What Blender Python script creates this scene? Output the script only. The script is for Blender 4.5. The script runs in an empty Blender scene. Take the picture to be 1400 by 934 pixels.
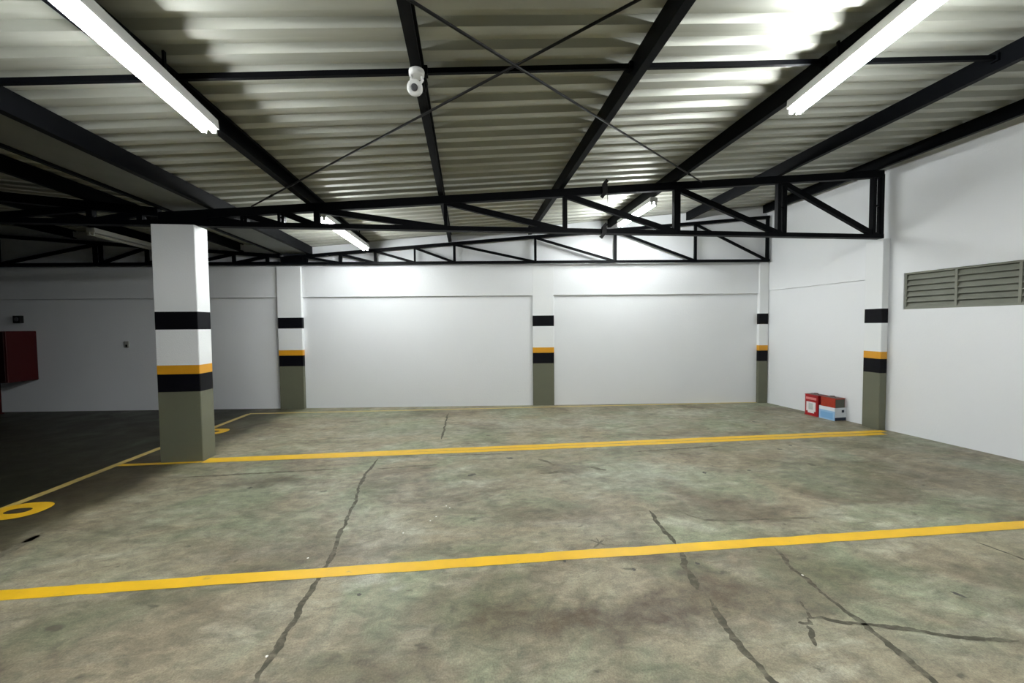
import bpy, bmesh, math, random
from mathutils import Vector, Matrix, noise as mnoise
random.seed(7)
S = bpy.context.scene
COL = S.collection

# ------------------------------------------------------------------ helpers
class MB:
    """collects shapes into one mesh"""
    def __init__(s): s.bm = bmesh.new()
    def box(s, x0, x1, y0, y1, z0, z1, bevel=0.0, mi=0, mat=None):
        vs = [s.bm.verts.new((x, y, z)) for z in (z0, z1) for y in (y0, y1) for x in (x0, x1)]
        q = [(0,2,3,1),(4,5,7,6),(0,1,5,4),(2,6,7,3),(0,4,6,2),(1,3,7,5)]
        fs = [s.bm.faces.new([vs[i] for i in f]) for f in q]
        for f in fs: f.material_index = mi
        if bevel:
            es = list({e for f in fs for e in f.edges})
            r = bmesh.ops.bevel(s.bm, geom=es, offset=bevel, segments=2, affect='EDGES', profile=0.6)
            vs = list({v for f in r['faces'] for v in f.verts} | {v for v in vs if v.is_valid})
            for f in {f for v in vs for f in v.link_faces}: f.material_index = mi
        if mat is not None:
            bmesh.ops.transform(s.bm, matrix=mat, verts=[v for v in vs if v.is_valid])
        return s
    def beam(s, a, b, w, h, up=(0,0,1), mi=0):
        """rectangular bar from a to b: w across, h along up"""
        a, b = Vector(a), Vector(b)
        d = (b-a).normalized(); u = Vector(up); side = d.cross(u).normalized(); u = side.cross(d).normalized()
        vs = []
        for p in (a, b):
            for (i, j) in ((-1,-1),(1,-1),(1,1),(-1,1)):
                vs.append(s.bm.verts.new(p + side*(i*w/2) + u*(j*h/2)))
        for f in [(3,2,1,0),(4,5,6,7)] + [(k, (k+1)%4, 4+(k+1)%4, 4+k) for k in range(4)]:
            s.bm.faces.new([vs[i] for i in f]).material_index = mi
        return s
    def tube(s, pts, r, n=12, mi=0, caps=True):
        pts = [Vector(p) for p in pts]; rings = []
        prev = None
        for i, p in enumerate(pts):
            d = (pts[min(i+1, len(pts)-1)] - pts[max(i-1, 0)]).normalized()
            ref = prev if prev is not None else (Vector((0,0,1)) if abs(d.z) < .9 else Vector((1,0,0)))
            a = (ref - d*ref.dot(d)).normalized(); b = d.cross(a); prev = a
            rr = r[i] if isinstance(r, (list, tuple)) else r
            rings.append([s.bm.verts.new(p + a*(rr*math.cos(2*math.pi*k/n)) + b*(rr*math.sin(2*math.pi*k/n))) for k in range(n)])
        for A, B in zip(rings, rings[1:]):
            for k in range(n):
                f = s.bm.faces.new([A[k], A[(k+1)%n], B[(k+1)%n], B[k]]); f.material_index = mi; f.smooth = True
        if caps:
            s.bm.faces.new(rings[0][::-1]).material_index = mi
            s.bm.faces.new(rings[-1]).material_index = mi
        return s
    def extrude_profile(s, prof, fn0, fn1, closed=True, mi=0):
        """prof: 2-D points; fn0/fn1 map a point to the two ends"""
        A = [s.bm.verts.new(fn0(p)) for p in prof]; B = [s.bm.verts.new(fn1(p)) for p in prof]
        n = len(prof)
        for k in range(n if closed else n-1):
            s.bm.faces.new([A[k], A[(k+1)%n], B[(k+1)%n], B[k]]).material_index = mi
        if closed:
            s.bm.faces.new(A[::-1]); s.bm.faces.new(B)
        return s
    def build(s, name, mats, parent=None, recalc=True):
        if recalc: bmesh.ops.recalc_face_normals(s.bm, faces=s.bm.faces[:])
        me = bpy.data.meshes.new(name); s.bm.to_mesh(me); s.bm.free()
        for m in (mats if isinstance(mats, (list, tuple)) else [mats]): me.materials.append(m)
        o = bpy.data.objects.new(name, me); COL.objects.link(o)
        if parent is not None: o.parent = parent
        return o

def tag(o, label, cat, group=None):
    o['label'] = label; o['category'] = cat
    if group: o['group'] = group
    return o
def empty(name, loc, rz=0.0):
    o = bpy.data.objects.new(name, None); COL.objects.link(o)
    o.location = loc; o.rotation_euler = (0, 0, rz); o.empty_display_size = .1
    return o
def struct(o):
    o['kind'] = 'structure'; return o
def copy_tree(o, parent=None):
    c = o.copy(); COL.objects.link(c)
    if parent is not None: c.parent = parent
    for ch in [x for x in bpy.data.objects if x.parent == o]: copy_tree(ch, c)
    return c

# ------------------------------------------------------------------ materials
def mat(name, col, rough=.6, metal=0., emit=None, estr=0., bump=None, var=None, spec=.5):
    m = bpy.data.materials.new(name); m.use_nodes = True
    nt = m.node_tree; b = nt.nodes['Principled BSDF']
    b.inputs['Base Color'].default_value = (*col, 1); b.inputs['Roughness'].default_value = rough
    b.inputs['Metallic'].default_value = metal; b.inputs['Specular IOR Level'].default_value = spec
    if emit:
        b.inputs['Emission Color'].default_value = (*emit, 1); b.inputs['Emission Strength'].default_value = estr
    tc = nt.nodes.new('ShaderNodeTexCoord')
    if var:
        sc, amt = var
        n = nt.nodes.new('ShaderNodeTexNoise'); n.inputs['Scale'].default_value = sc; n.inputs['Detail'].default_value = 5
        nt.links.new(tc.outputs['Object'], n.inputs['Vector'])
        mx = nt.nodes.new('ShaderNodeMix'); mx.data_type = 'RGBA'
        mx.inputs[6].default_value = (*[c*(1-amt) for c in col], 1); mx.inputs[7].default_value = (*[min(1, c*(1+amt)) for c in col], 1)
        nt.links.new(n.outputs['Fac'], mx.inputs[0]); nt.links.new(mx.outputs[2], b.inputs['Base Color'])
    if bump:
        sc, st = bump
        n = nt.nodes.new('ShaderNodeTexNoise'); n.inputs['Scale'].default_value = sc; n.inputs['Detail'].default_value = 6
        nt.links.new(tc.outputs['Object'], n.inputs['Vector'])
        bp = nt.nodes.new('ShaderNodeBump'); bp.inputs['Strength'].default_value = st; bp.inputs['Distance'].default_value = .01
        nt.links.new(n.outputs['Fac'], bp.inputs['Height']); nt.links.new(bp.outputs['Normal'], b.inputs['Normal'])
    return m

M = {}
M['wall']   = mat('white_wall_paint', (.79,.81,.83), .55, bump=(55,.22), var=(1.6,.025))
M['white']  = mat('white_column_paint', (.79,.81,.82), .5, bump=(70,.2), var=(3,.02))
M['black']  = mat('black_band_paint', (.0030,.0030,.0048), .5, spec=.12)
M['yellow'] = mat('amber_band_paint', (.66,.31,.014), .45, var=(9,.06))
M['olive']  = mat('olive_grey_paint', (.125,.13,.088), .5, bump=(70,.2), var=(4,.06))
M['steel']  = mat('dark_blue_steel_paint', (.0010,.0014,.0024), .55, var=(6,.25), spec=.09)
M['rod']    = mat('dark_rod_steel', (.006,.006,.006), .5, spec=.2)
M['gutter'] = mat('galvanised_gutter', (.15,.155,.14), .55, .3, var=(3,.25))
M['gutter2']= mat('newer_gutter_metal', (.34,.35,.32), .5, .3, var=(3,.15))
M['housing']= mat('white_lamp_housing', (.72,.73,.72), .4)
def tube_mat(n, e): return mat(n, (.9,.9,.9), .4, emit=(.97,1.0,1.0), estr=e)
M['tubeoff']= mat('unlit_tube_glass', (.62,.63,.58), .3)
M['cap']    = mat('white_plastic_holder', (.7,.7,.68), .4)
M['plastic']= mat('white_camera_plastic', (.82,.82,.80), .35)
M['lens']   = mat('grey_camera_lens', (.09,.09,.095), .25)
M['louvre'] = mat('grey_green_louvre_metal', (.20,.208,.170), .55, .1, var=(5,.12))
M['gap']    = mat('dark_behind_slats', (.03,.03,.028), .9)  # painted darkness of the louvre gaps
M['redtin'] = mat('red_tin_paint', (.33,.005,.009), .35)
M['labelw'] = mat('white_tin_label', (.78,.76,.76), .5, var=(60,.25))
M['labelg'] = mat('pale_grey_print', (.50,.54,.53), .5, var=(120,.3))
M['tinlid'] = mat('dark_tin_lid', (.11,.07,.065), .4, .4)
M['orange'] = mat('orange_red_print', (.36,.028,.008), .4, var=(40,.35))
M['tingrey']= mat('grey_green_tin_side', (.09,.095,.07), .4, .3)
M['boxblue']= mat('light_blue_cardboard', (.30,.50,.74), .7, var=(20,.08))
M['boxwhite']=mat('white_blue_cardboard', (.72,.77,.82), .7)
M['boxdark']= mat('navy_box_shade_and_hole', (.012,.022,.05), .7)  # navy painted as the shadow low on the box, and as its hand hole
M['boxin']  = mat('plain_cardboard_inside', (.38,.30,.20), .8)
M['cabinet']= mat('dark_red_cabinet_paint', (.040,.0022,.003), .5, spec=.2)
M['cabdoor']= mat('red_door_in_shade', (.014,.0016,.002), .5, spec=.15)  # cabinet red darkened further for the shading on its front
M['blackbox']=mat('dark_plastic', (.006,.005,.005), .5, spec=.2)
M['socket'] = mat('grey_switch_plate', (.36,.36,.33), .4)

def sheet_material():
    m = bpy.data.materials.new('galvanised_roof_sheet'); m.use_nodes = True
    nt = m.node_tree; b = nt.nodes['Principled BSDF']
    tc = nt.nodes.new('ShaderNodeTexCoord')
    mp = nt.nodes.new('ShaderNodeMapping'); mp.inputs['Scale'].default_value = (.6, 5, 1)
    n = nt.nodes.new('ShaderNodeTexNoise'); n.inputs['Scale'].default_value = 1.5; n.inputs['Detail'].default_value = 6
    nt.links.new(tc.outputs['Object'], mp.inputs[0]); nt.links.new(mp.outputs[0], n.inputs['Vector'])
    r = nt.nodes.new('ShaderNodeValToRGB')
    r.color_ramp.elements[0].position = .3; r.color_ramp.elements[0].color = (.40,.405,.35,1)
    r.color_ramp.elements[1].position = .75; r.color_ramp.elements[1].color = (.56,.575,.52,1)
    nt.links.new(n.outputs['Fac'], r.inputs[0]); nt.links.new(r.outputs[0], b.inputs['Base Color'])
    b.inputs['Metallic'].default_value = .35; b.inputs['Roughness'].default_value = .52
    n2 = nt.nodes.new('ShaderNodeTexNoise'); n2.inputs['Scale'].default_value = 2.2; n2.inputs['Detail'].default_value = 3
    nt.links.new(tc.outputs['Object'], n2.inputs['Vector'])
    bp = nt.nodes.new('ShaderNodeBump'); bp.inputs['Strength'].default_value = .015; bp.inputs['Distance'].default_value = .03
    nt.links.new(n2.outputs['Fac'], bp.inputs['Height']); nt.links.new(bp.outputs['Normal'], b.inputs['Normal'])
    return m
M['sheet'] = sheet_material()

def nd(nt, typ, **kw):
    n = nt.nodes.new(typ)
    for k, v in kw.items(): setattr(n, k, v)
    return n
def noise_tex(nt, vec, scale, detail=5, rough=.55, dist=0., stretch=None, rot=0., off=(0,0,0)):
    mp = nd(nt, 'ShaderNodeMapping'); mp.inputs['Location'].default_value = off
    mp.inputs['Rotation'].default_value = (0, 0, rot)
    if stretch: mp.inputs['Scale'].default_value = stretch
    nt.links.new(vec, mp.inputs[0])
    n = nd(nt, 'ShaderNodeTexNoise'); n.inputs['Scale'].default_value = scale; n.inputs['Detail'].default_value = detail
    n.inputs['Roughness'].default_value = rough; n.inputs['Distortion'].default_value = dist
    nt.links.new(mp.outputs[0], n.inputs['Vector'])
    return n.outputs['Fac']
def ramp(nt, fac, stops):
    r = nd(nt, 'ShaderNodeValToRGB'); e = r.color_ramp.elements
    while len(e) < len(stops): e.new(.5)
    for el, (p, c) in zip(e, stops):
        el.position = p; el.color = (*c, 1) if isinstance(c, tuple) else (c, c, c, 1)
    nt.links.new(fac, r.inputs[0]); return r.outputs[0]
def mixc(nt, fac, a, b, mode='MIX'):
    m = nd(nt, 'ShaderNodeMix', data_type='RGBA', blend_type=mode)
    for sock, v in ((0, fac), (6, a), (7, b)):
        if isinstance(v, (int, float)): m.inputs[sock].default_value = v
        elif isinstance(v, tuple): m.inputs[sock].default_value = (*v, 1)
        else: nt.links.new(v, m.inputs[sock])
    return m.outputs[2]

# stains with a place of their own: x, y, radius x, radius y, colour, strength
STAINS = [(1.35,1.95,.62,.20,'brown',.95), (.45,1.92,.62,.16,'brown',.9), (.75,3.05,.55,.22,'brown',.75), (-1.25,2.75,.75,.28,'brown',.6),
          (-2.0,4.05,.55,.14,'brown',.85), (.98,4.02,.35,.12,'brown',.7), (2.0,2.95,.5,.2,'brown',.7), (3.3,1.75,.5,.3,'brown',.55), (4.6,3.3,.7,.5,'brown',.55),
          (.1,2.05,.28,.22,'green',.8), (2.2,2.1,.42,.2,'green',.9), (3.6,3.5,.8,.45,'green',.75), (1.32,2.2,.2,.16,'green',.85), (-1.9,3.4,.5,.5,'green',.45),
          (.1,4.0,.3,.16,'green',.6), (-.9,5.9,1.0,.25,'green',.6), (2.4,4.5,1.3,.2,'green',.5), (4.7,4.3,.5,.25,'green',.5), (-1.9,2.15,.8,.3,'brown',.45),
          (-.62,2.42,.16,.16,'pale',.9), (-.55,2.85,.22,.35,'pale',.55), (1.5,3.7,.9,.35,'pale',.45), (-.3,3.6,.6,.4,'pale',.4), (.6,5.9,2.2,.35,'pale',.45), (3.6,6.3,.8,.3,'pale',.5)]
def stain_group():
    g = bpy.data.node_groups.new('stain_mask', 'ShaderNodeTree')
    g.interface.new_socket('P', in_out='INPUT', socket_type='NodeSocketVector')
    g.interface.new_socket('Centre', in_out='INPUT', socket_type='NodeSocketVector')
    g.interface.new_socket('Inverse radius', in_out='INPUT', socket_type='NodeSocketVector')
    g.interface.new_socket('Mask', in_out='OUTPUT', socket_type='NodeSocketFloat')
    a = g.nodes.new('NodeGroupInput'); o = g.nodes.new('NodeGroupOutput')
    sb = g.nodes.new('ShaderNodeVectorMath'); sb.operation = 'SUBTRACT'
    ml = g.nodes.new('ShaderNodeVectorMath'); ml.operation = 'MULTIPLY'
    ln = g.nodes.new('ShaderNodeVectorMath'); ln.operation = 'LENGTH'
    mr = g.nodes.new('ShaderNodeMapRange'); mr.interpolation_type = 'SMOOTHSTEP'
    mr.inputs[1].default_value = .25; mr.inputs[2].default_value = 1.45; mr.inputs[3].default_value = 1; mr.inputs[4].default_value = 0
    L = g.links.new
    L(a.outputs[0], sb.inputs[0]); L(a.outputs[1], sb.inputs[1]); L(sb.outputs[0], ml.inputs[0]); L(a.outputs[2], ml.inputs[1])
    L(ml.outputs[0], ln.inputs[0]); L(ln.outputs['Value'], mr.inputs[0]); L(mr.outputs[0], o.inputs[0])
    return g
SG = stain_group()
def floor_colour(nt, P, full=True):
    """worn concrete: beige and grey-green patches, stains, scratches, grain"""
    a = noise_tex(nt, P, .85, 7, .64, .7)
    base = ramp(nt, a, [(.42, (.365,.325,.232)), (.50, (.345,.325,.238)), (.58, (.308,.334,.232))])
    if not full: return mixc(nt, 1., base, (.62,.615,.59), 'MULTIPLY')
    # ragged edges for the placed stains
    wv = nd(nt, 'ShaderNodeTexNoise'); wv.inputs['Scale'].default_value = 3.2; wv.inputs['Detail'].default_value = 6; wv.inputs['Roughness'].default_value = .65
    nt.links.new(P, wv.inputs['Vector'])
    wa = nd(nt, 'ShaderNodeVectorMath', operation='MULTIPLY_ADD'); nt.links.new(wv.outputs['Color'], wa.inputs[0])
    wa.inputs[1].default_value = (.62,.62,0); nt.links.new(P, wa.inputs[2])
    tot = {}
    for x, y, rx, ry, kind, amt in STAINS:
        gnode = nd(nt, 'ShaderNodeGroup'); gnode.node_tree = SG
        nt.links.new(wa.outputs[0], gnode.inputs[0])
        gnode.inputs[1].default_value = (x+.31, y+.31, 0); gnode.inputs[2].default_value = (1/rx, 1/ry, 0)
        m = nd(nt, 'ShaderNodeMath', operation='MULTIPLY_ADD'); nt.links.new(gnode.outputs[0], m.inputs[0]); m.inputs[1].default_value = amt
        if kind in tot: nt.links.new(tot[kind], m.inputs[2])
        else: m.inputs[2].default_value = 0
        m.use_clamp = True; tot[kind] = m.outputs[0]
    s = noise_tex(nt, P, 1.2, 7, .62, .9, stretch=(.8,1.25,1), off=(3.1,1.7,0))
    g = noise_tex(nt, P, 1.6, 7, .62, .8, stretch=(.7,1.3,1), off=(-2.3,5.1,0))
    w = noise_tex(nt, P, 2.4, 7, .66, .6, stretch=(.6,1.5,1), off=(7.3,-4.2,0))
    br = ramp(nt, noise_tex(nt, P, 4, 6, .7, .3, off=(5,5,0)), [(.30, .35), (.62, 1.)])
    base = mixc(nt, ramp(nt, w, [(.52, 0.), (.70, .75)]), base, (.54,.53,.43))
    base = mixc(nt, tot['pale'], base, (.52,.52,.44))
    base = mixc(nt, ramp(nt, s, [(.48, 0.), (.66, .8)]), base, (.165,.126,.085))
    base = mixc(nt, ramp(nt, g, [(.52, 0.), (.72, .6)]), base, (.150,.175,.100))
    def scaled(sock, amt):
        q = nd(nt, 'ShaderNodeMath', operation='MULTIPLY'); nt.links.new(sock, q.inputs[0]); nt.links.new(br, q.inputs[1])
        q2 = nd(nt, 'ShaderNodeMath', operation='MULTIPLY'); nt.links.new(q.outputs[0], q2.inputs[0]); q2.inputs[1].default_value = amt
        return q2.outputs[0]
    base = mixc(nt, scaled(tot['green'], .85), base, (.135,.160,.088))
    base = mixc(nt, scaled(tot['brown'], 1.), base, (.115,.086,.055))
    k = noise_tex(nt, P, 10, 7, .72, .5, stretch=(.8,1.3,1))
    base = mixc(nt, .95, base, ramp(nt, k, [(.25, .22), (.5, .5), (.75, .80)]), 'OVERLAY')
    sc = noise_tex(nt, P, 14, 7, .75, 1.2, stretch=(1.1,.7,1), rot=.5)
    base = mixc(nt, .22, base, ramp(nt, sc, [(.3, .25), (.5, .5), (.72, .78)]), 'OVERLAY')
    f = noise_tex(nt, P, 110, 4, .75)
    base = mixc(nt, .55, base, ramp(nt, f, [(.25, .15), (.75, .85)]), 'OVERLAY')
    d = noise_tex(nt, P, 6.5, 4, .55, .3, stretch=(.8,1.3,1), off=(1.3,9.2,0))
    base = mixc(nt, ramp(nt, d, [(.67, 0.), (.73, .75)]), base, (.085,.078,.052))
    # floor colour darker in the driving lane, less so in the strip beside it
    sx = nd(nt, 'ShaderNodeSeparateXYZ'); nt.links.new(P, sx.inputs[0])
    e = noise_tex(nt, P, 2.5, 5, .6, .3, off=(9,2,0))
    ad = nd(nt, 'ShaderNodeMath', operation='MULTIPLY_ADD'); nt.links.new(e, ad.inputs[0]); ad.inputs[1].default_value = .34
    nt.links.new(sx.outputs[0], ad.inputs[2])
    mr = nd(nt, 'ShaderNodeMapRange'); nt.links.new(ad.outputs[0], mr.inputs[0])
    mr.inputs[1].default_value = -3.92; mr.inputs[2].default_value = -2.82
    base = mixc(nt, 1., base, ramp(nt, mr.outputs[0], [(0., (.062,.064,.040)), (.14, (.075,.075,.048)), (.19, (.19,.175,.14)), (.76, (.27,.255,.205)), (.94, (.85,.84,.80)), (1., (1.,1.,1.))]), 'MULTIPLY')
    return mixc(nt, 1., base, (.665,.655,.625), 'MULTIPLY')
def floor_material():
    m = bpy.data.materials.new('worn_concrete'); m.use_nodes = True
    nt = m.node_tree; b = nt.nodes['Principled BSDF']
    P = nd(nt, 'ShaderNodeNewGeometry').outputs['Position']
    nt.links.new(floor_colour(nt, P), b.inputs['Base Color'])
    r = noise_tex(nt, P, 1.8, 5, .6, .5, off=(4,4,0))
    nt.links.new(ramp(nt, r, [(.3, .42), (.7, .68)]), b.inputs['Roughness'])
    b.inputs['Specular IOR Level'].default_value = .38
    h = noise_tex(nt, P, 35, 6, .7)
    bp = nd(nt, 'ShaderNodeBump'); bp.inputs['Strength'].default_value = .25; bp.inputs['Distance'].default_value = .006
    nt.links.new(h, bp.inputs['Height']); nt.links.new(bp.outputs['Normal'], b.inputs['Normal'])
    return m
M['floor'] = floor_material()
def mark_material(name, col, wear_lo, wear_hi, rough=.5, wear_max=.9, scale=14, streak=None):
    """paint or dirt on the concrete, worn through in places"""
    m = bpy.data.materials.new(name); m.use_nodes = True
    nt = m.node_tree; b = nt.nodes['Principled BSDF']
    P = nd(nt, 'ShaderNodeNewGeometry').outputs['Position']
    v = noise_tex(nt, P, 6, 4)
    c = mixc(nt, v, tuple(x*.86 for x in col), tuple(min(1, x*1.14) for x in col))
    w = noise_tex(nt, P, scale, 6, .7, .3, stretch=(.8,1.2,1))
    c = mixc(nt, ramp(nt, w, [(wear_lo, 0.), (wear_hi, wear_max)]), c, floor_colour(nt, P, False))
    nt.links.new(c, b.inputs['Base Color']); b.inputs['Roughness'].default_value = rough
    return m
M['line']   = mark_material('yellow_floor_paint', (.72,.43,.012), .62, .80)
M['lineold']= mark_material('faded_yellow_floor_paint', (.50,.37,.11), .50, .78)
M['number'] = mark_material('amber_floor_paint', (.70,.40,.012), .66, .85)
M['crack']  = mark_material('dirty_crack_filler', (.050,.046,.028), .46, .72, .8, .7, 14)
M['tyre']   = mark_material('faint_tyre_mark', (.085,.074,.050), .42, .66, .75, .9, 12)
M['blot']   = mark_material('dark_oil_spot', (.035,.033,.026), .5, .8, .6, .7, 20)

# ------------------------------------------------------------------ place constants (metres)
def wall_y(x): return 7.484 - .096*x          # inner face of the back wall
def wall_x(y): return 6.207 - .077*y          # inner face of the right wall
SL = .086
def sheet_z(x): return 3.255 + SL*x           # underside of the roof sheet, right-hand roof
def chord_z(x): return 3.105 + SL*x           # top of the trusses = underside of the purlins
MID = -3.115                                  # middle of the valley gutter
def mir(x): return 2*MID - x
ANG_B = math.atan(-.096)
CX1, CY1 = 5.655, 6.941                       # back-right corner

# ------------------------------------------------------------------ floor
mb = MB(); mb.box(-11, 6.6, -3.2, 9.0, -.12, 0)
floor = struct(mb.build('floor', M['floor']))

def ribbon(name, pts, w, m, z, jag=.3, step=.05, taper=True, seed=0, parent=floor, wander=.25):
    rnd = random.Random(seed)
    P = []
    for (x0, y0), (x1, y1) in zip(pts, pts[1:]):
        L = math.hypot(x1-x0, y1-y0); n = max(1, int(L/step))
        for k in range(n): P.append((x0+(x1-x0)*k/n, y0+(y1-y0)*k/n))
    P.append(pts[-1])
    bm = bmesh.new(); prev = None; N = len(P)
    for i, (x, y) in enumerate(P):
        a = P[max(i-1, 0)]; c = P[min(i+1, N-1)]
        dx, dy = c[0]-a[0], c[1]-a[1]; L = math.hypot(dx, dy) or 1
        nx, ny = -dy/L, dx/L
        t = i/(N-1) if N > 1 else 0
        tp = min(1, .2 + 7*min(t, 1-t)) if taper else 1
        def nz(f, q): return mnoise.noise(Vector((x*f+seed*1.7, y*f, q)))
        off = wander*w*(nz(5, .3) + .5*nz(17, 2.3))
        h1 = w/2*tp*max(.12, 1 + 1.5*jag*(nz(9, 4.1) + .7*nz(38, 5.2)) + .3*jag*rnd.uniform(-1, 1))
        h2 = w/2*tp*max(.12, 1 + 1.5*jag*(nz(9, 7.7) + .7*nz(38, 8.9)) + .3*jag*rnd.uniform(-1, 1))
        A = bm.verts.new((x+nx*(off+h1), y+ny*(off+h1), z)); B = bm.verts.new((x+nx*(off-h2), y+ny*(off-h2), z))
        if prev: bm.faces.new([prev[0], prev[1], B, A])
        prev = (A, B)
    bmesh.ops.recalc_face_normals(bm, faces=bm.faces[:])
    for f in bm.faces:
        if f.normal.z < 0: f.normal_flip()
    me = bpy.data.meshes.new(name); bm.to_mesh(me); bm.free(); me.materials.append(m)
    o = bpy.data.objects.new(name, me); COL.objects.link(o)
    if parent is not None: o.parent = parent
    return o

# cracks and tyre marks in the slab
ZC = .0012
CR = [([(-.91,1.4),(-.91,2.08),(-.90,2.6),(-.93,2.95),(-.96,3.3),(-1.02,3.74),(-1.06,4.2),(-1.02,4.62)], .030),
      ([(-.36,5.3),(-.35,5.8),(-.34,6.9)], .030),
      ([(1.44,3.0),(1.41,2.72),(1.40,2.5)], .028), ([(1.40,2.42),(1.35,2.33),(1.31,2.27),(1.30,2.16),(1.27,2.05)], .040),
      ([(1.30,1.97),(1.26,1.86),(1.255,1.74),(1.25,1.6),(1.26,1.3)], .032),
      ([(2.03,2.38),(1.96,2.15),(1.95,1.91),(1.95,1.7),(1.93,1.5),(1.90,1.25)], .028),
      ([(1.77,1.895),(1.755,1.82),(1.72,1.765)], .020), ([(1.66,1.73),(1.655,1.70),(1.62,1.66),(1.59,1.61)], .020), ([(1.63,1.745),(1.69,1.73),(1.71,1.765)], .026),
      ([(1.70,1.775),(1.78,1.77),(1.85,1.725),(1.98,1.69),(2.05,1.655),(2.14,1.635),(2.34,1.56),(2.56,1.52)], .025),
      ([(3.43,2.26),(3.455,2.14),(3.47,2.03)], .018), ([(1.37,1.33),(1.36,1.42)], .02)]
for i, (p, w) in enumerate(CR):
    ribbon('crack', p, w, M['crack'], ZC+.0001*(i%4), .55, .014, seed=i+1, wander=.5)
TY = [([(1.66,2.98),(1.72,2.87),(1.80,2.79),(1.99,2.75),(2.35,2.74),(2.65,2.71)], .020), ([(-.98,4.28),(-.6,4.30),(-.33,4.31)], .035),
      ([(-.35,4.62),(.1,4.60),(.5,4.585)], .022), ([(1.9,4.43),(2.6,4.47),(3.1,4.52)], .040), ([(-2.9,4.30),(-2.2,4.32),(-1.35,4.33)], .04),
      ([(-3.10,2.86),(-3.12,3.05),(-3.15,3.26)], .05), ([(.83,2.64),(.925,2.555)], .014), ([(.83,2.53),(.94,2.625)], .014), ([(.888,2.65),(.885,2.58)], .012),
      ([(.78,4.35),(.88,4.22),(.92,4.12)], .045), ([(.72,3.90),(.88,3.92),(.98,3.94)], .05), ([(1.28,4.02),(1.36,3.94),(1.42,3.90)], .06)]
for i, (p, w) in enumerate(TY):
    ribbon('tyre_mark', p, w, M['tyre'], ZC+.0005+.0001*(i%3), .4, .02, seed=40+i)
def blot(x, y, rx, ry, seed, m=None, rot=0):
    bm = bmesh.new(); n = 22; vs = []
    for k in range(n):
        a = 2*math.pi*k/n; q = 1 + .45*mnoise.noise(Vector((math.cos(a)*1.7+seed*3, math.sin(a)*1.7, seed)))
        px, py = rx*q*math.cos(a), ry*q*math.sin(a)
        vs.append(bm.verts.new((x+px*math.cos(rot)-py*math.sin(rot), y+px*math.sin(rot)+py*math.cos(rot), ZC+.0007)))
    bm.faces.new(vs)
    me = bpy.data.meshes.new('stain'); bm.to_mesh(me); bm.free(); me.materials.append(m or M['blot'])
    o = bpy.data.objects.new('stain', me); COL.objects.link(o); o.parent = floor
for i, b in enumerate([(-3.14,3.17,.03,.05),(-2.05,3.93,.02,.022),(-.62,2.25,.011,.013),(.03,3.97,.025,.05),(2.37,3.70,.018,.026),
                       (4.37,5.55,.022,.035),(3.70,4.28,.018,.025),(2.86,3.7,.014,.02),(.43,2.44,.010,.013),(1.0,2.27,.012,.012),(1.42,2.28,.012,.014),
                       (.47,4.42,.025,.04),(3.95,4.4,.018,.025),(.60,2.41,.010,.012),(2.67,1.83,.012,.03),(3.07,2.45,.02,.02)]):
    blot(*b, seed=i+1, rot=i*.7)
M['fleck'] = mat('white_paint_fleck', (.75,.75,.70), .6)
for i, (x, y) in enumerate([(-.19,3.30),(-.16,3.26),(-.26,3.12),(-.30,3.06),(-.48,2.90),(-1.05,2.66),(-.93,1.87),(1.97,2.09)]):
    blot(x, y, .006, .007, 60+i, M['fleck'])

# ------------------------------------------------------------------ walls
def prism_xz(mb, pts, y0f, y1f):
    mb.extrude_profile(pts, lambda p: (p[0], y0f(p[0]), p[1]), lambda p: (p[0], y1f(p[0]), p[1]))
T = .20
mb = MB()
prism_xz(mb, [(-11, 0), (5.9, 0), (5.9, sheet_z(5.9)-.008), (-2.86, sheet_z(-2.86)-.008), (-2.86, 2.84), (mir(-2.86), 2.84), (mir(-2.86), sheet_z(-2.86)-.008), (-11, sheet_z(mir(-11))-.008)],
         lambda x: wall_y(x), lambda x: wall_y(x)+T)
# slightly proud ring beam above head height
prism_xz(mb, [(-11, 2.08), (5.56, 2.08), (5.56, 2.655), (-11, 2.655)], lambda x: wall_y(x)-.038, lambda x: wall_y(x)+.05)
struct(mb.build('wall_back', M['wall']))

LV0, LV1, LZ0, LZ1 = 2.02, 4.70, 1.68, 2.165     # louvre opening
mb = MB()
def wseg(y0, y1, z0, z1, t0=0., t1=T):
    mb.extrude_profile([(y0, z0), (y1, z0), (y1, z1), (y0, z1)], lambda p: (wall_x(p[0])-t0, p[0], p[1]), lambda p: (wall_x(p[0])+t1, p[0], p[1]))
top = sheet_z(5.8)-.05
wseg(-3.2, 7.1, 0, LZ0); wseg(-3.2, LV0, LZ0, LZ1); wseg(LV1, 7.1, LZ0, LZ1); wseg(-3.2, 7.1, LZ1, 3.70)
wseg(5.13, 6.86, 2.13, 2.66, .022, .05)
struct(mb.build('wall_right', M['wall']))

# ------------------------------------------------------------------ roof sheets
PER, HI = .196, .046
def rib_profile(y0, y1):
    out = []; y = y0
    while y < y1:
        for dy, z in ((0, 0), (.068, 0), (.090, HI), (.174, HI)):
            out.append((y+dy, z))
        y += PER
    return out
def roof(name, x0, x1, zf, yend):
    mb = MB(); prof = rib_profile(-2.9, yend)
    n = 6
    for k in range(n):
        xa, xb = x0+(x1-x0)*k/n, x0+(x1-x0)*(k+1)/n
        mb.extrude_profile(prof, lambda p: (xa, p[0], zf(xa)+p[1]), lambda p: (xb, p[0], zf(xb)+p[1]), closed=False)
    bmesh.ops.remove_doubles(mb.bm, verts=mb.bm.verts[:], dist=1e-5)
    o = mb.build(name, M['sheet'], recalc=False)
    s = o.modifiers.new('thickness', 'SOLIDIFY'); s.thickness = .0015; s.offset = 1
    for f in o.data.polygons: f.use_smooth = False
    return struct(o)
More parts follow.
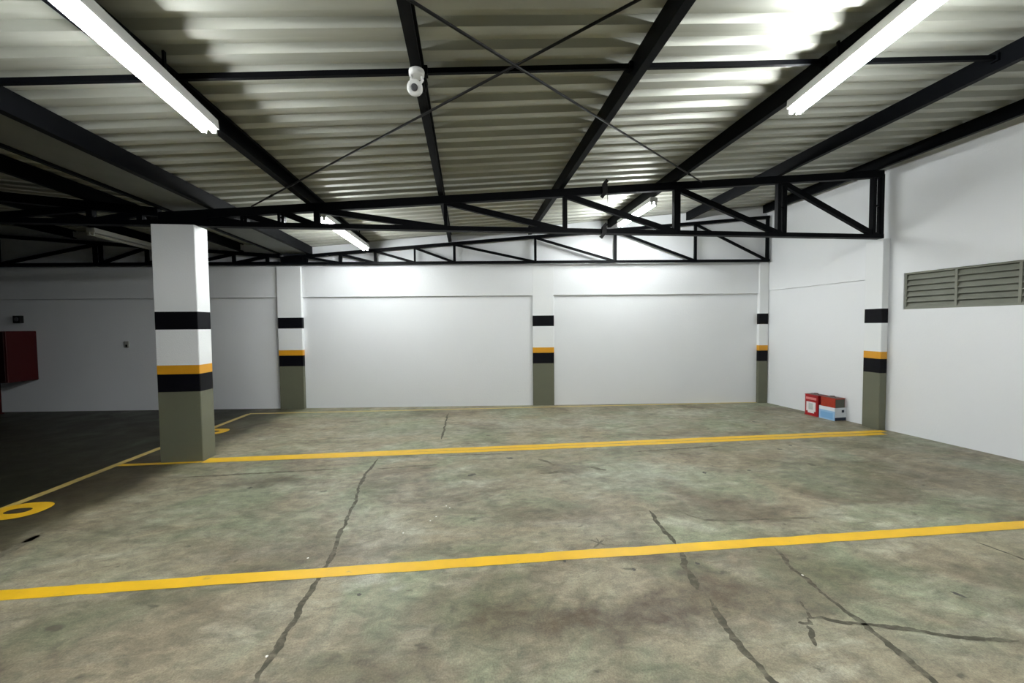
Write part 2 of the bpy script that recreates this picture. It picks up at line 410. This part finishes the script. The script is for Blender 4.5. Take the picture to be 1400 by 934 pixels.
roof('ceiling', -2.99, 5.98, sheet_z, 7.9)
roof('ceiling', mir(-2.99), -10.9, lambda x: sheet_z(mir(x)), 8.6)

# ------------------------------------------------------------------ purlins (lipped C sections)
def purlin(x, zb, y0, y1, h, w, label, flip=1, name='purlin', group='purlins under the roof sheet'):
    t, lip = .006, .022
    prof = [(0,0),(w,0),(w,lip),(w-t,lip),(w-t,t),(t,t),(t,h-t),(w-t,h-t),(w-t,h-lip),(w,h-lip),(w,h),(0,h)]
    prof = [(px-w/2, pz) for px, pz in prof]
    if flip < 0: prof = [(-px, pz) for px, pz in prof][::-1]
    tilt = SL if x > MID else -SL
    mb = MB()
    mb.extrude_profile(prof, lambda p: (p[0], y0, p[1]+tilt*p[0]), lambda p: (p[0], y1, p[1]+tilt*p[0]))
    o = mb.build(name, M['steel']); o.location = (x, 0, zb)
    return tag(o, label, 'roof beam', group if name == 'purlin' else 'edge beams of the valley gutter')
PH = .148
PX = [-1.80, -.285, 1.195, 2.675, 4.15, 5.60]
LAB = ['dark steel purlin directly above the left bright tube lamps',
       'dark steel purlin with the small white camera hanging from it',
       'black steel purlin between the camera purlin and the right tube lamps',
       'black steel purlin directly above the right bright tube lamps',
       'dark blue steel purlin between the right tube lamps and the wall purlin',
       'black steel purlin running along the top of the right wall']
for i, (x, l) in enumerate(zip(PX, LAB)):
    purlin(x, chord_z(x), -2.8, wall_y(x)-.012, PH, .062, l, 1 if x > 0 else 1)
XG = -2.84
purlin(XG, 2.855, -2.8, wall_y(XG)-.02, .15, .05, 'dark blue edge beam along the lit side of the grey valley gutter', -1, 'edge_beam')
purlin(mir(XG), 2.855, -2.8, wall_y(mir(XG))-.02, .15, .05, 'dark edge beam along the unlit side of the grey valley gutter', 1, 'edge_beam')
LX = [-4.10, -5.62, -7.10, -8.60]
LLAB = ['dark purlin next to the valley gutter under the unlit left roof', 'dark purlin above the switched-off tube lamp in the left bay',
        'dark purlin beyond the switched-off lamp under the unlit left roof', 'dark purlin above the red cabinet at the far left']
for x, l in zip(LX, LLAB):
    purlin(x, chord_z(mir(x)), -2.8, wall_y(x)-.012, PH, .062, l)

# valley gutter
g = empty('gutter', (MID, 2.6, 2.872)); tag(g, 'grey metal valley gutter between the two dark edge beams', 'gutter')
hw = .248
def gutter_piece(name, y0, y1, dz, m, ya0=None):
    mb = MB(); t = .004
    prof = [(-hw,.11),(-hw,0),(hw,0),(hw,.11),(hw-t,.11),(hw-t,t),(-hw+t,t),(-hw+t,.11)]
    mb.extrude_profile(prof, lambda p: (p[0], y0-2.6, p[1]+dz), lambda p: (p[0], y1-2.6, p[1]+dz))
    return mb.build(name, m, g)
gutter_piece('gutter_section', 2.62, 7.72, .004, M['gutter'])
gutter_piece('gutter_section', -2.8, 2.70, -.004, M['gutter2'])

# ------------------------------------------------------------------ trusses
def truss(name, label, loc, rz, xs, ztop, zbot, th, bh, vw, dw, depth, xe0, xe1, doubles=(), direction=1, gus=()):
    """xs: local x of the verticals; ztop(x): top of the top chord; zbot: underside of the bottom chord"""
    root = empty(name, loc, rz); tag(root, label, 'roof truss', 'steel roof trusses')
    z0 = loc[2]
    c = MB()
    c.extrude_profile([(xe0, ztop(xe0)-th), (xe1, ztop(xe1)-th), (xe1, ztop(xe1)), (xe0, ztop(xe0))],
                      lambda p: (p[0], -depth/2, p[1]-z0), lambda p: (p[0], depth/2, p[1]-z0))
    c.build('top_chord', M['steel'], root)
    MB().box(xe0, xe1, -depth/2-.012, depth/2+.012, zbot-z0, zbot+bh-z0).build('bottom_chord', M['steel'], root)
    for i, x in enumerate(xs):
        zt = ztop(x)-th/2-z0; zb = zbot+bh/2-z0
        m = MB(); w = vw[i] if isinstance(vw, (list, tuple)) else vw
        if i in doubles:
            for s in (-1, 1):
                MB().box(x+s*doubles[i]-w/2, x+s*doubles[i]+w/2, -depth*.42, depth*.42, zb, zt).build('vertical_strut', M['steel'], root)
            e = doubles[i]-w/2
            m.box(x-e, x+e, -depth*.3, depth*.3, zb+(zt-zb)*.5-.008, zb+(zt-zb)*.5+.008).build('spacer_plate', M['steel'], root)
            continue
        else:
            m.box(x-w/2, x+w/2, -depth*.42, depth*.42, zb, zt)
        m.build('vertical_strut', M['steel'], root)
    for a, b in gus: MB().box(a, b, -depth*.5-.006, depth*.5+.006, zbot+bh-z0, ztop((a+b)/2)-th*.5-z0).build('end_plate', M['steel'], root)
    seq = xs
    for a, b in zip(seq, seq[1:]):
        if direction > 0: pa, pb = a, b          # high at the a end, low at the b end
        else: pa, pb = b, a
        A = (pa, 0, ztop(pa)-th*.8-z0); B = (pb, 0, zbot+bh*.6-z0)
        m = MB(); m.beam(A, B, depth*.7, dw)
        m.build('diagonal_strut', M['steel'], root)
    return root
YN = 4.91
near = truss('roof_truss', 'nearer black steel roof truss from the free-standing column to the right wall', (0, YN, 2.665), 0,
      [-2.93, -2.515, -2.115, -1.72, -.235, 1.245, 2.725, 4.205, 5.65], chord_z, 2.665, .095, .055,
      [.06,.028,.028,.065,.04,.05,.085,.05,.05], .068, .07, -3.40, 5.72, {1:.022, 2:.022, 7:.042, 8:.06}, 1, [(-3.40, -2.90)])
DB = .10
def bloc(x): return (x - 0.)/math.cos(ANG_B)
def zb_top(lx): return 3.075 + .0785*lx*math.cos(ANG_B)
truss('roof_truss', 'farther black steel roof truss standing along the white back wall', (0, wall_y(0)-DB, 2.665), ANG_B,
      [bloc(x) for x in (-2.9,-2.28,-1.65,-.93,-.205,1.28,2.76,4.25,5.60)], zb_top, 2.665, .055, .042,
      [.05,.05,.04,.03,.045,.045,.045,.045,.05], .042, .05, bloc(-3.35), bloc(5.63), {}, 1, [(bloc(-3.35), bloc(-2.95))])
truss('roof_truss', 'unlit black truss left of the free-standing column', (0, YN, 2.665), 0,
      [-9.9, -8.4, -6.9, -5.4, -4.1, -3.6], lambda x: chord_z(mir(x)), 2.665, .095, .055, .06, .068, .07, -10.4, -3.41, {}, -1)
truss('roof_truss', 'unlit black truss along the back wall above the red cabinet', (0, wall_y(0)-DB, 2.665), ANG_B,
      [bloc(x) for x in (-10.0,-8.42,-6.62,-5.75,-5.0,-4.2,-3.6)], lambda lx: 3.075+.0785*mir(lx*math.cos(ANG_B)), 2.665, .06, .055,
      .05, .055, .05, bloc(-10.4), bloc(-3.37), {1:.04, 2:.05}, -1)

# ------------------------------------------------------------------ columns with painted bands
def column_mesh(name, x0, x1, y0, y1, ztop, label, cat, loc, rz=0., skew=None):
    """bands: olive to .8, black to 1.0, amber to 1.1, white to 1.5, black to 1.7, white above"""
    cuts = [0, .8, 1.0, 1.1, 1.5, 1.7, ztop]; mi = [2, 1, 3, 0, 1, 0]
    bm = bmesh.new(); r = .006
    ring2 = [(x0+r,y0),(x1-r,y0),(x1,y0+r),(x1,y1-r),(x1-r,y1),(x0+r,y1),(x0,y1-r),(x0,y0+r)]
    rings = [[bm.verts.new((x, y, z)) for x, y in ring2] for z in cuts]
    for k in range(len(cuts)-1):
        for j in range(8):
            f = bm.faces.new([rings[k][j], rings[k][(j+1)%8], rings[k+1][(j+1)%8], rings[k+1][j]]); f.material_index = mi[k]
    bm.faces.new(rings[0][::-1]).material_index = 2; bm.faces.new(rings[-1]).material_index = 0
    bmesh.ops.recalc_face_normals(bm, faces=bm.faces[:])
    me = bpy.data.meshes.new(name); bm.to_mesh(me); bm.free()
    for k in ('white', 'black', 'olive', 'yellow'): me.materials.append(M[k])
    o = bpy.data.objects.new(name, me); COL.objects.link(o); o.location = loc; o.rotation_euler = (0, 0, rz)
    return tag(o, label, cat, 'banded pilasters along the walls' if name == 'pilaster' else None)
column_mesh('column', -.222, .222, -.115, .115, 2.665, 'free-standing square white column with black and amber bands standing out on the floor', 'column', (-3.222, 4.93, 0))
column_mesh('pilaster', -.222, .222, -.075, 0, 2.645, 'banded pilaster on the back wall straight behind the free-standing column', 'pilaster', (-3.235, wall_y(-3.235), 0), ANG_B)
column_mesh('pilaster', -.20, .20, -.04, 0, 2.645, 'banded pilaster in the middle of the bright back wall', 'pilaster', (1.435, wall_y(1.435), 0), ANG_B)
column_mesh('pilaster', -.105, .068, -.075, 0, 2.655, 'narrow banded pilaster in the far right corner of the room', 'pilaster', (5.60, wall_y(5.60), 0), ANG_B)
column_mesh('pilaster', -.10, 0, -.13, .13, 2.66, 'banded pilaster on the right wall beside the louvre and tins', 'pilaster', (wall_x(4.985), 4.985, 0), -.077)

# ------------------------------------------------------------------ sag rods, braces
bays = [XG+.025] + PX
txt = ['between the valley gutter and the left lamp purlin', 'between the left lamp purlin and the camera purlin', 'from the camera purlin to the next purlin on its right',
       'ending at the right lamp purlin from the left', 'between the right lamp purlin and the dark blue purlin', 'between the dark blue purlin and the wall purlin']
for i, (a, b) in enumerate(zip(bays, bays[1:])):
    xa = a + (.0 if i == 0 else .031); xb = b - .031
    m = MB(); m.beam((xa, 2.70, 3.195+SL*xa), (xb, 2.70, 3.195+SL*xb), .026, .034)
    for x in (xa+.012, xb-.012):
        m.box(x-.012, x+.012, 2.675, 2.725, 3.195+SL*x-.028, 3.195+SL*x+.028)
    tag(m.build('tie_bar', M['steel']), 'thin black tie bar ' + txt[i], 'tie bar', 'tie bars between the purlins')
def brace(a, b, drop, label):
    za, zb = chord_z(a[0])-drop, chord_z(b[0])-drop
    A, B = Vector((*a, za)), Vector((*b, zb)); d = (B-A).normalized()
    o = MB().tube([A, B], .0085, 10).build('brace_rod', M['rod'])
    for t in (.06, .94): MB().tube([A+(B-A)*t-d*.07, A+(B-A)*t+d*.07], .0115, 8).build('turnbuckle', M['rod'], o)
    return tag(o, label, 'brace rod', 'crossed brace rods')
brace((-2.40, 4.83), (3.05, .16), .013, 'diagonal brace rod running down to the left past the white camera')
brace((3.02, 4.83), (-2.43, .06), .034, 'diagonal brace rod running down to the right to the nearer truss')

# ------------------------------------------------------------------ lamps
def lamp(label, far, near, L, lit=None, drop=.016):
    """far, near: two points on the centre line of the tubes; the lamp starts at far and is L long"""
    A, B = Vector(far), Vector(near); d = (A-B).normalized(); mid = A - d*(L/2)
    root = empty('tube_lamp', mid); tag(root, label, 'lamp', 'tube lamps under the roof')
    yaw = math.atan2(-d.x, d.y); tilt = math.asin(d.z)
    root.rotation_euler = (tilt, 0, yaw); bpy.context.view_layer.update()
    m = MB(); w = .058
    m.extrude_profile([(-w,.014),(w,.014),(w,.020),(.052,.082),(-.052,.082),(-w,.020)], lambda p: (p[0], -L/2, p[1]), lambda p: (p[0], L/2, p[1]))
    m.build('lamp_housing', M['housing'], root)
    # hangers up to the purlin or the roof sheet
    inv = root.matrix_basis.inverted()
    for t in (.18, .86):
        p = A - d*(L*t); right = p.x > MID
        zf = (lambda x: x) if right else mir
        under = any(abs(p.x-q) < .045 for q in PX+LX)
        zt = chord_z(zf(p.x)) if under else sheet_z(zf(p.x))
        a0 = inv @ Vector((p.x, p.y, p.z+.080)); a1 = inv @ Vector((p.x, p.y, zt))
        if zt > p.z+.084: MB().beam(a0, a1, .012, .020, (0,1,0)).build('hanger', M['steel'], root)
    n = max(1, round(L/1.2)); seg = L/n
    for k in range(n):
        a, b = -L/2+k*seg, -L/2+(k+1)*seg
        for q in (-1, 1):
            MB().tube([(q*.032, a+.020, -drop), (q*.032, b-.020, -drop)], .0145, 14).build('tube', lit or M['tubeoff'], root)
            for yy in (a, b-.018):
                MB().box(q*.032-.015, q*.032+.015, yy, yy+.018, -drop-.016, .015, .003).build('lamp_holder', M['cap'], root)
    return root
lamp('lit tube lamp at the top left, nearest the camera on that side', (-1.735, 2.985, 2.858), (-1.686, 1.93, 2.90), 2.40, tube_mat('lit_tube', 78), .002)
lamp('lit tube lamp at the top right, nearest the camera on that side', (2.668, 3.0, 3.232), (2.552, 1.95, 3.262), 2.40, tube_mat('bright_lit_tube', 90), .022)
lamp('lit tube lamp hanging behind the nearer truss on the left', (-1.72, 7.15, 2.866), (-1.77, 5.45, 2.866), 1.95, tube_mat('aged_lit_tube', 66), .010)
lamp('lit tube lamp hanging behind the nearer truss on the right', (2.675, 6.68, 3.24), (2.675, 5.4, 3.24), 1.25, tube_mat('new_lit_tube', 102), .016)
lamp('switched-off tube lamp under the dark left roof behind the column', (-5.62, 7.90, 2.968), (-5.62, 6.7, 2.968), 1.2)

# ------------------------------------------------------------------ painted floor markings
def stripe(name, pts, w, m, label, z=.002):
    o = ribbon(name, pts, w, m, z, .05, .05, False, len(label), None, .05)
    return tag(o, label, 'floor marking', 'yellow parking lines')
stripe('parking_line', [(-3.95,2.52),(0,2.478),(5.98,2.385)], .098, M['line'], 'bright yellow painted line nearest the camera, across the whole floor')
o1 = stripe('parking_line', [(-2.99,4.865),(0,4.845),(5.73,4.805)], .095, M['line'], 'farther half of the double yellow line from the column to the pilaster')
o2 = stripe('parking_line', [(-2.99,4.800),(0,4.735),(5.6,4.69)], .095, M['line'], 'nearer half of the double yellow line from the column to the pilaster', .0022)
stripe('parking_line', [(-3.89,4.80),(-3.4,4.79),(-3.0,4.80)], .07, M['line'], 'short yellow line passing in front of the free-standing column foot', .0024)
stripe('parking_line', [(-3.95,2.0),(-3.90,4.0),(-3.89,4.9),(-3.86,6.2),(-3.83,7.40)], .085, M['lineold'], 'faded yellow line running into depth at the left, behind the column', .0026)
stripe('parking_line', [(-3.84,7.41),(-1,7.255),(1.2,7.155),(5.5,6.945)], .07, M['lineold'], 'faded yellow line along the foot of the back wall', .0028)
def ring_number(cx, cy, label):
    """painted digit 0 read from the left-hand lane: tall along x"""
    bm = bmesh.new(); n = 48; O = []; I = []
    for k in range(n):
        a = 2*math.pi*k/n; ca, sa = math.cos(a), math.sin(a)
        e = .8
        O.append(bm.verts.new((.205*math.copysign(abs(ca)**e, ca), .165*math.copysign(abs(sa)**e, sa), 0)))
        I.append(bm.verts.new((.088*math.copysign(abs(ca)**e, ca), .055*math.copysign(abs(sa)**e, sa), 0)))
    for k in range(n):
        f = bm.faces.new([O[k], O[(k+1)%n], I[(k+1)%n], I[k]])
        if f.normal.z < 0: f.normal_flip()
    bmesh.ops.recalc_face_normals(bm, faces=bm.faces[:])
    me = bpy.data.meshes.new('painted_number'); bm.to_mesh(me); bm.free(); me.materials.append(M['number'])
    o = bpy.data.objects.new('painted_number', me); COL.objects.link(o); o.location = (cx, cy, .0032)
    return tag(o, label, 'floor marking', 'painted stall numbers')
ring_number(-3.735, 3.685, 'amber painted zero on the dark floor at the left edge, before the column')
ring_number(-3.715, 6.19, 'amber painted zero mostly hidden behind the free-standing column')

# ------------------------------------------------------------------ ventilation louvre in the right wall
yc = (LV0+LV1)/2
lv = empty('ventilation_louvre', (wall_x(yc), yc, LZ0), math.atan(.077)); tag(lv, 'long grey-green slatted louvre set high in the right wall', 'louvre')
HL = (LV1-LV0)/2/math.cos(math.atan(.077)); HZ = LZ1-LZ0
f = MB(); x0, x1 = .018, .075
f.box(x0, x1, -HL, HL, 0, .022, .002); f.box(x0, x1, -HL, HL, HZ-.022, HZ, .002)
f.box(x0, x1, -HL, -HL+.022, .022, HZ-.022, .002); f.box(x0, x1, HL-.022, HL, .022, HZ-.022, .002)
f.build('louvre_frame', M['louvre'], lv)
NP = 5; pw = 2*HL/NP
for k in range(1, NP):
    MB().box(x0-.004, x1, -HL+k*pw-.012, -HL+k*pw+.012, .022, HZ-.022, .002).build('mullion', M['louvre'], lv)
for k in range(NP):
    m = MB(); a, b = -HL+k*pw+(.022 if k == 0 else .012), -HL+(k+1)*pw-(.022 if k == NP-1 else .012)
    ns = 6; pit = (HZ-.044)/ns
    for j in range(ns):
        zb = .022+j*pit
        m.extrude_profile([(.022, zb), (.030, zb-.0), (.066, zb+pit*.98), (.058, zb+pit*.98)], lambda p: (p[0], a, p[1]), lambda p: (p[0], b, p[1]))
        m.box(.018, .030, a, b, zb-.001, zb+.007)
    m.build('louvre_slats', M['louvre'], lv)
MB().box(.085, .09, -HL, HL, 0, HZ).build('louvre_dark_backing', M['gap'], lv)  # added dark sheet standing for the darkness behind the slats

# ------------------------------------------------------------------ surveillance camera on the purlin
cz = chord_z(-.285)
cam = empty('security_camera', (-.285, 2.545, cz)); tag(cam, 'small white round security camera hanging under a purlin', 'camera')
m = MB(); m.tube([(0,0,0),(0,0,-.008),(0,0,-.030),(0,0,-.036)], [.046,.048,.046,.036], 28); m.build('mounting_base', M['plastic'], cam)
m = MB(); m.tube([(.030,.0,-.034),(.036,.0,-.055),(.022,-.015,-.085)], .008, 10); m.build('bracket_arm', M['plastic'], cam); m = MB(); m.tube([(-.030,.0,-.034),(-.034,-.004,-.055),(-.020,-.016,-.08)], .008, 10); m.build('bracket_arm', M['plastic'], cam)
d = Vector((-.10, -.93, -.36)).normalized(); c0 = Vector((-.008, -.022, -.118))
prof = [(-.040,.018),(-.034,.032),(-.018,.043),(.004,.047),(.016,.047),(.022,.042),(.024,.030)]
m = MB(); m.tube([c0+d*t for t, r in prof], [r for t, r in prof], 32); head = m.build('camera_head', M['plastic'], cam)
m = MB(); m.tube([c0+d*.0235, c0+d*.027, c0+d*.029], [.021,.021,.014], 24); m.build('lens', M['lens'], head)
m = MB(); m.tube([c0-d*.036+Vector((.01,0,0)), (.05,.02,-.12), (.062,.03,-.06), (.05,.03,-.004)], .0035, 8); m.build('camera_cable', M['blackbox'], cam)

# clamps on the nearer truss
def clamp(name, x, z0, z1, label, wire=None):
    root = empty(name, (x, YN-.05, z0)); tag(root, label, 'clamp', 'clamps on the nearer truss')
    m = MB(); H = z1-z0
    m.box(-.032, .032, -.022, .012, 0, H, .004)
    m.beam((-.015,-.012,H-.01), (.030,-.012,H+.045), .022, .042); m.beam((.01,-.012,.02), (-.045,-.012,-.05), .022, .042)
    m.build('clamp_body', M['blackbox'], root)
    if wire:
        w = MB(); w.tube([(.025,-.012,.01), (.034,-.012,-.05), (.036,-.012,-wire)], .004, 8); w.build('wire', M['blackbox'], root)
    return root
clamp('cable_clamp', 1.745, chord_z(1.745)-.10, chord_z(1.745)+.02, 'small black clamp with a dangling wire on the truss top chord', .12)
clamp('cable_clamp', 1.735, 2.655, 2.735, 'small black clamp on the bottom chord of the nearer truss')

# ------------------------------------------------------------------ tins and box by the right wall
def tin(loc, rz, h, label, front, side, with_label=True):
    root = empty('paint_tin', loc, rz); tag(root, label, 'tin', 'tins by the right wall')
    a, b = .0925, .114     # half depth (x), half width (y)
    m = MB(); m.box(-a, a, -b, b, .006, h-.012, .008, 0)
    for z in (.0, h-.014): m.box(-a-.003, a+.003, -b-.003, b+.003, z, z+.012, .003, 0)
    for f in m.bm.faces:
        if abs(f.normal.y) > .9 and f.calc_area() > .01: f.material_index = 1
    m.build('tin_body', [M[front], M[side]], root)
    m = MB(); m.box(-a+.012, a-.012, -b+.012, b-.012, h-.004, h+.002, .001); m.tube([(.03,.03,h),(.03,.03,h+.014)], .032, 20)
    m.build('lid', M['tinlid'], root)
    m = MB(); m.tube([(-.03,-.08,h), (-.03,-.05,h+.012), (-.03,.0,h+.016), (-.03,.05,h+.012), (-.03,.08,h)], .004, 8); m.build('handle', M['tinlid'], root)
    if with_label:
        m = MB(); m.box(-a-.0025, -a-.0005, -.075, .085, .075, .225, 0, 0); m.box(-a-.0035, -a-.0025, -.03, .045, .10, .205, 0, 1)
        m.box(-a-.0025, -a-.0005, -.05, .06, .045, .075, 0, 0); m.box(-a-.0025, -a-.0005, -.085, .095, .262, .30, 0, 2)
        m.build('paper_label', [M['labelw'], M['labelg'], mat('pink_print_band', (.70,.25,.24), .5, var=(90,.4))], root)
    return root
RZ = math.atan(.077)
tin((wall_x(5.80)-.104, 5.805, 0), RZ, .347, 'tall red tin with a white label against the right wall', 'redtin', 'redtin')
bx = (wall_x(5.525)-.112, 5.525, 0)
tin((bx[0]+.004, bx[1]+.002, .012), RZ, .338, 'red and grey tin sticking out of the light blue box', 'orange', 'tingrey', False)
root = empty('cardboard_box', bx, RZ); tag(root, 'open light blue cardboard box holding a tin beside the red tin', 'box')
a, b, t, h = .108, .126, .004, .205
m = MB()
m.box(-a, a, -b, b, 0, .006, 0, 3)
m.box(-a, -a+t, -b, b, .006, h-.055, 0, 0); m.box(-a, -a+t, -b, b, h-.055, h, 0, 1)
m.box(a-t, a, -b, b, .006, h, 0, 1); m.box(-a+t, a-t, b-t, b, .006, h, 0, 1)
m.box(-a+t, a-t, -b, -b+t, .055, h, 0, 1); m.box(-a+t, a-t, -b, -b+t, .006, .055, 0, 2)  # lowest strip carries the painted shadow at the box foot
m.build('box_body', [M['boxblue'], M['boxwhite'], M['boxdark'], M['boxin']], root)
m = MB(); m.box(.02, .065, -b-.0012, -b+.001, h-.075, h-.035, .0); m.build('hand_hole', M['boxdark'], root)
m = MB(); m.box(-a-.001, -a, -b+.03, b-.03, .03, .12, 0); m.build('printed_panel', mat('mid_blue_print', (.20,.42,.70), .7), root)

# ------------------------------------------------------------------ things on the dark left part of the back wall
root = empty('hose_cabinet', (-8.215, wall_y(-8.215), .60), ANG_B); tag(root, 'dark red hose cabinet on the back wall at the left edge', 'cabinet')
MB().box(-.33, .33, -.46, 0, 0, .90, .012).build('cabinet_body', M['cabinet'], root)
dr = MB().box(-.315, .315, -.482, -.461, .015, .885, .006).build('cabinet_door', M['cabdoor'], root)
MB().box(.20, .26, -.505, -.483, .42, .50, .004).build('door_handle', M['blackbox'], dr)
m = MB(); px = -8.455
m.tube([(px, wall_y(px)-.16, 0), (px, wall_y(px)-.16, .60)], .034, 16); m.tube([(px, wall_y(px)-.16, 0), (px, wall_y(px)-.16, .02)], .06, 16)
tag(m.build('water_pipe', M['cabinet']), 'dark red upright pipe under the hose cabinet at the left edge', 'pipe')
root = empty('alarm_sounder', (-8.165, wall_y(-8.165), 1.715), ANG_B); tag(root, 'small dark square alarm box on the wall above the red cabinet', 'alarm')
MB().box(-.065, .065, -.06, 0, -.068, .068, .006).build('alarm_body', M['blackbox'], root)
m = MB(); m.tube([(0,-.06,0),(0,-.068,0)], [.04,.034], 20); m.build('alarm_grille', M['lens'], root)
root = empty('light_switch', (-6.26, wall_y(-6.26), 1.235), ANG_B); tag(root, 'small grey switch plate on the shaded wall left of the column', 'switch')
MB().box(-.04, .04, -.014, 0, -.06, .06, .004).build('switch_plate', M['socket'], root)
MB().box(-.016, .016, -.020, -.0145, -.05, -.005, .002).build('switch_rocker', M['blackbox'], root)

# ------------------------------------------------------------------ world and camera
w = bpy.data.worlds.new('night'); S.world = w; w.use_nodes = True
bg = w.node_tree.nodes['Background']; bg.inputs[0].default_value = (.75,.85,1.0,1); bg.inputs[1].default_value = .004

F = 540.0
cd = bpy.data.cameras.new('camera'); co = bpy.data.objects.new('camera', cd); COL.objects.link(co)
cd.sensor_fit = 'HORIZONTAL'; cd.sensor_width = 36; cd.lens = 36*F/1400; cd.clip_start = .02
Yc = Vector((638-700, 447-467, F)).normalized()                 # depth axis of the place seen from the camera
d2 = Vector((1638-700, 447-9.4-467, F)); dn = Yc.cross(d2).normalized()
if dn.y < 0: dn = -dn
Xc = dn.cross(Yc).normalized()
if Xc.x < 0: Xc = -Xc
R = Matrix((Xc, Yc, -dn))
mtx = Matrix(((R[0][0], -R[0][1], -R[0][2], 0), (R[1][0], -R[1][1], -R[1][2], 0), (R[2][0], -R[2][1], -R[2][2], 1.5), (0,0,0,1)))
co.matrix_world = mtx
S.camera = co
vs = S.view_settings
S.display_settings.display_device = 'sRGB'
vs.view_transform = 'Standard'; vs.look = 'None'; vs.exposure = 1.0; vs.gamma = 1.0; vs.use_curve_mapping = False
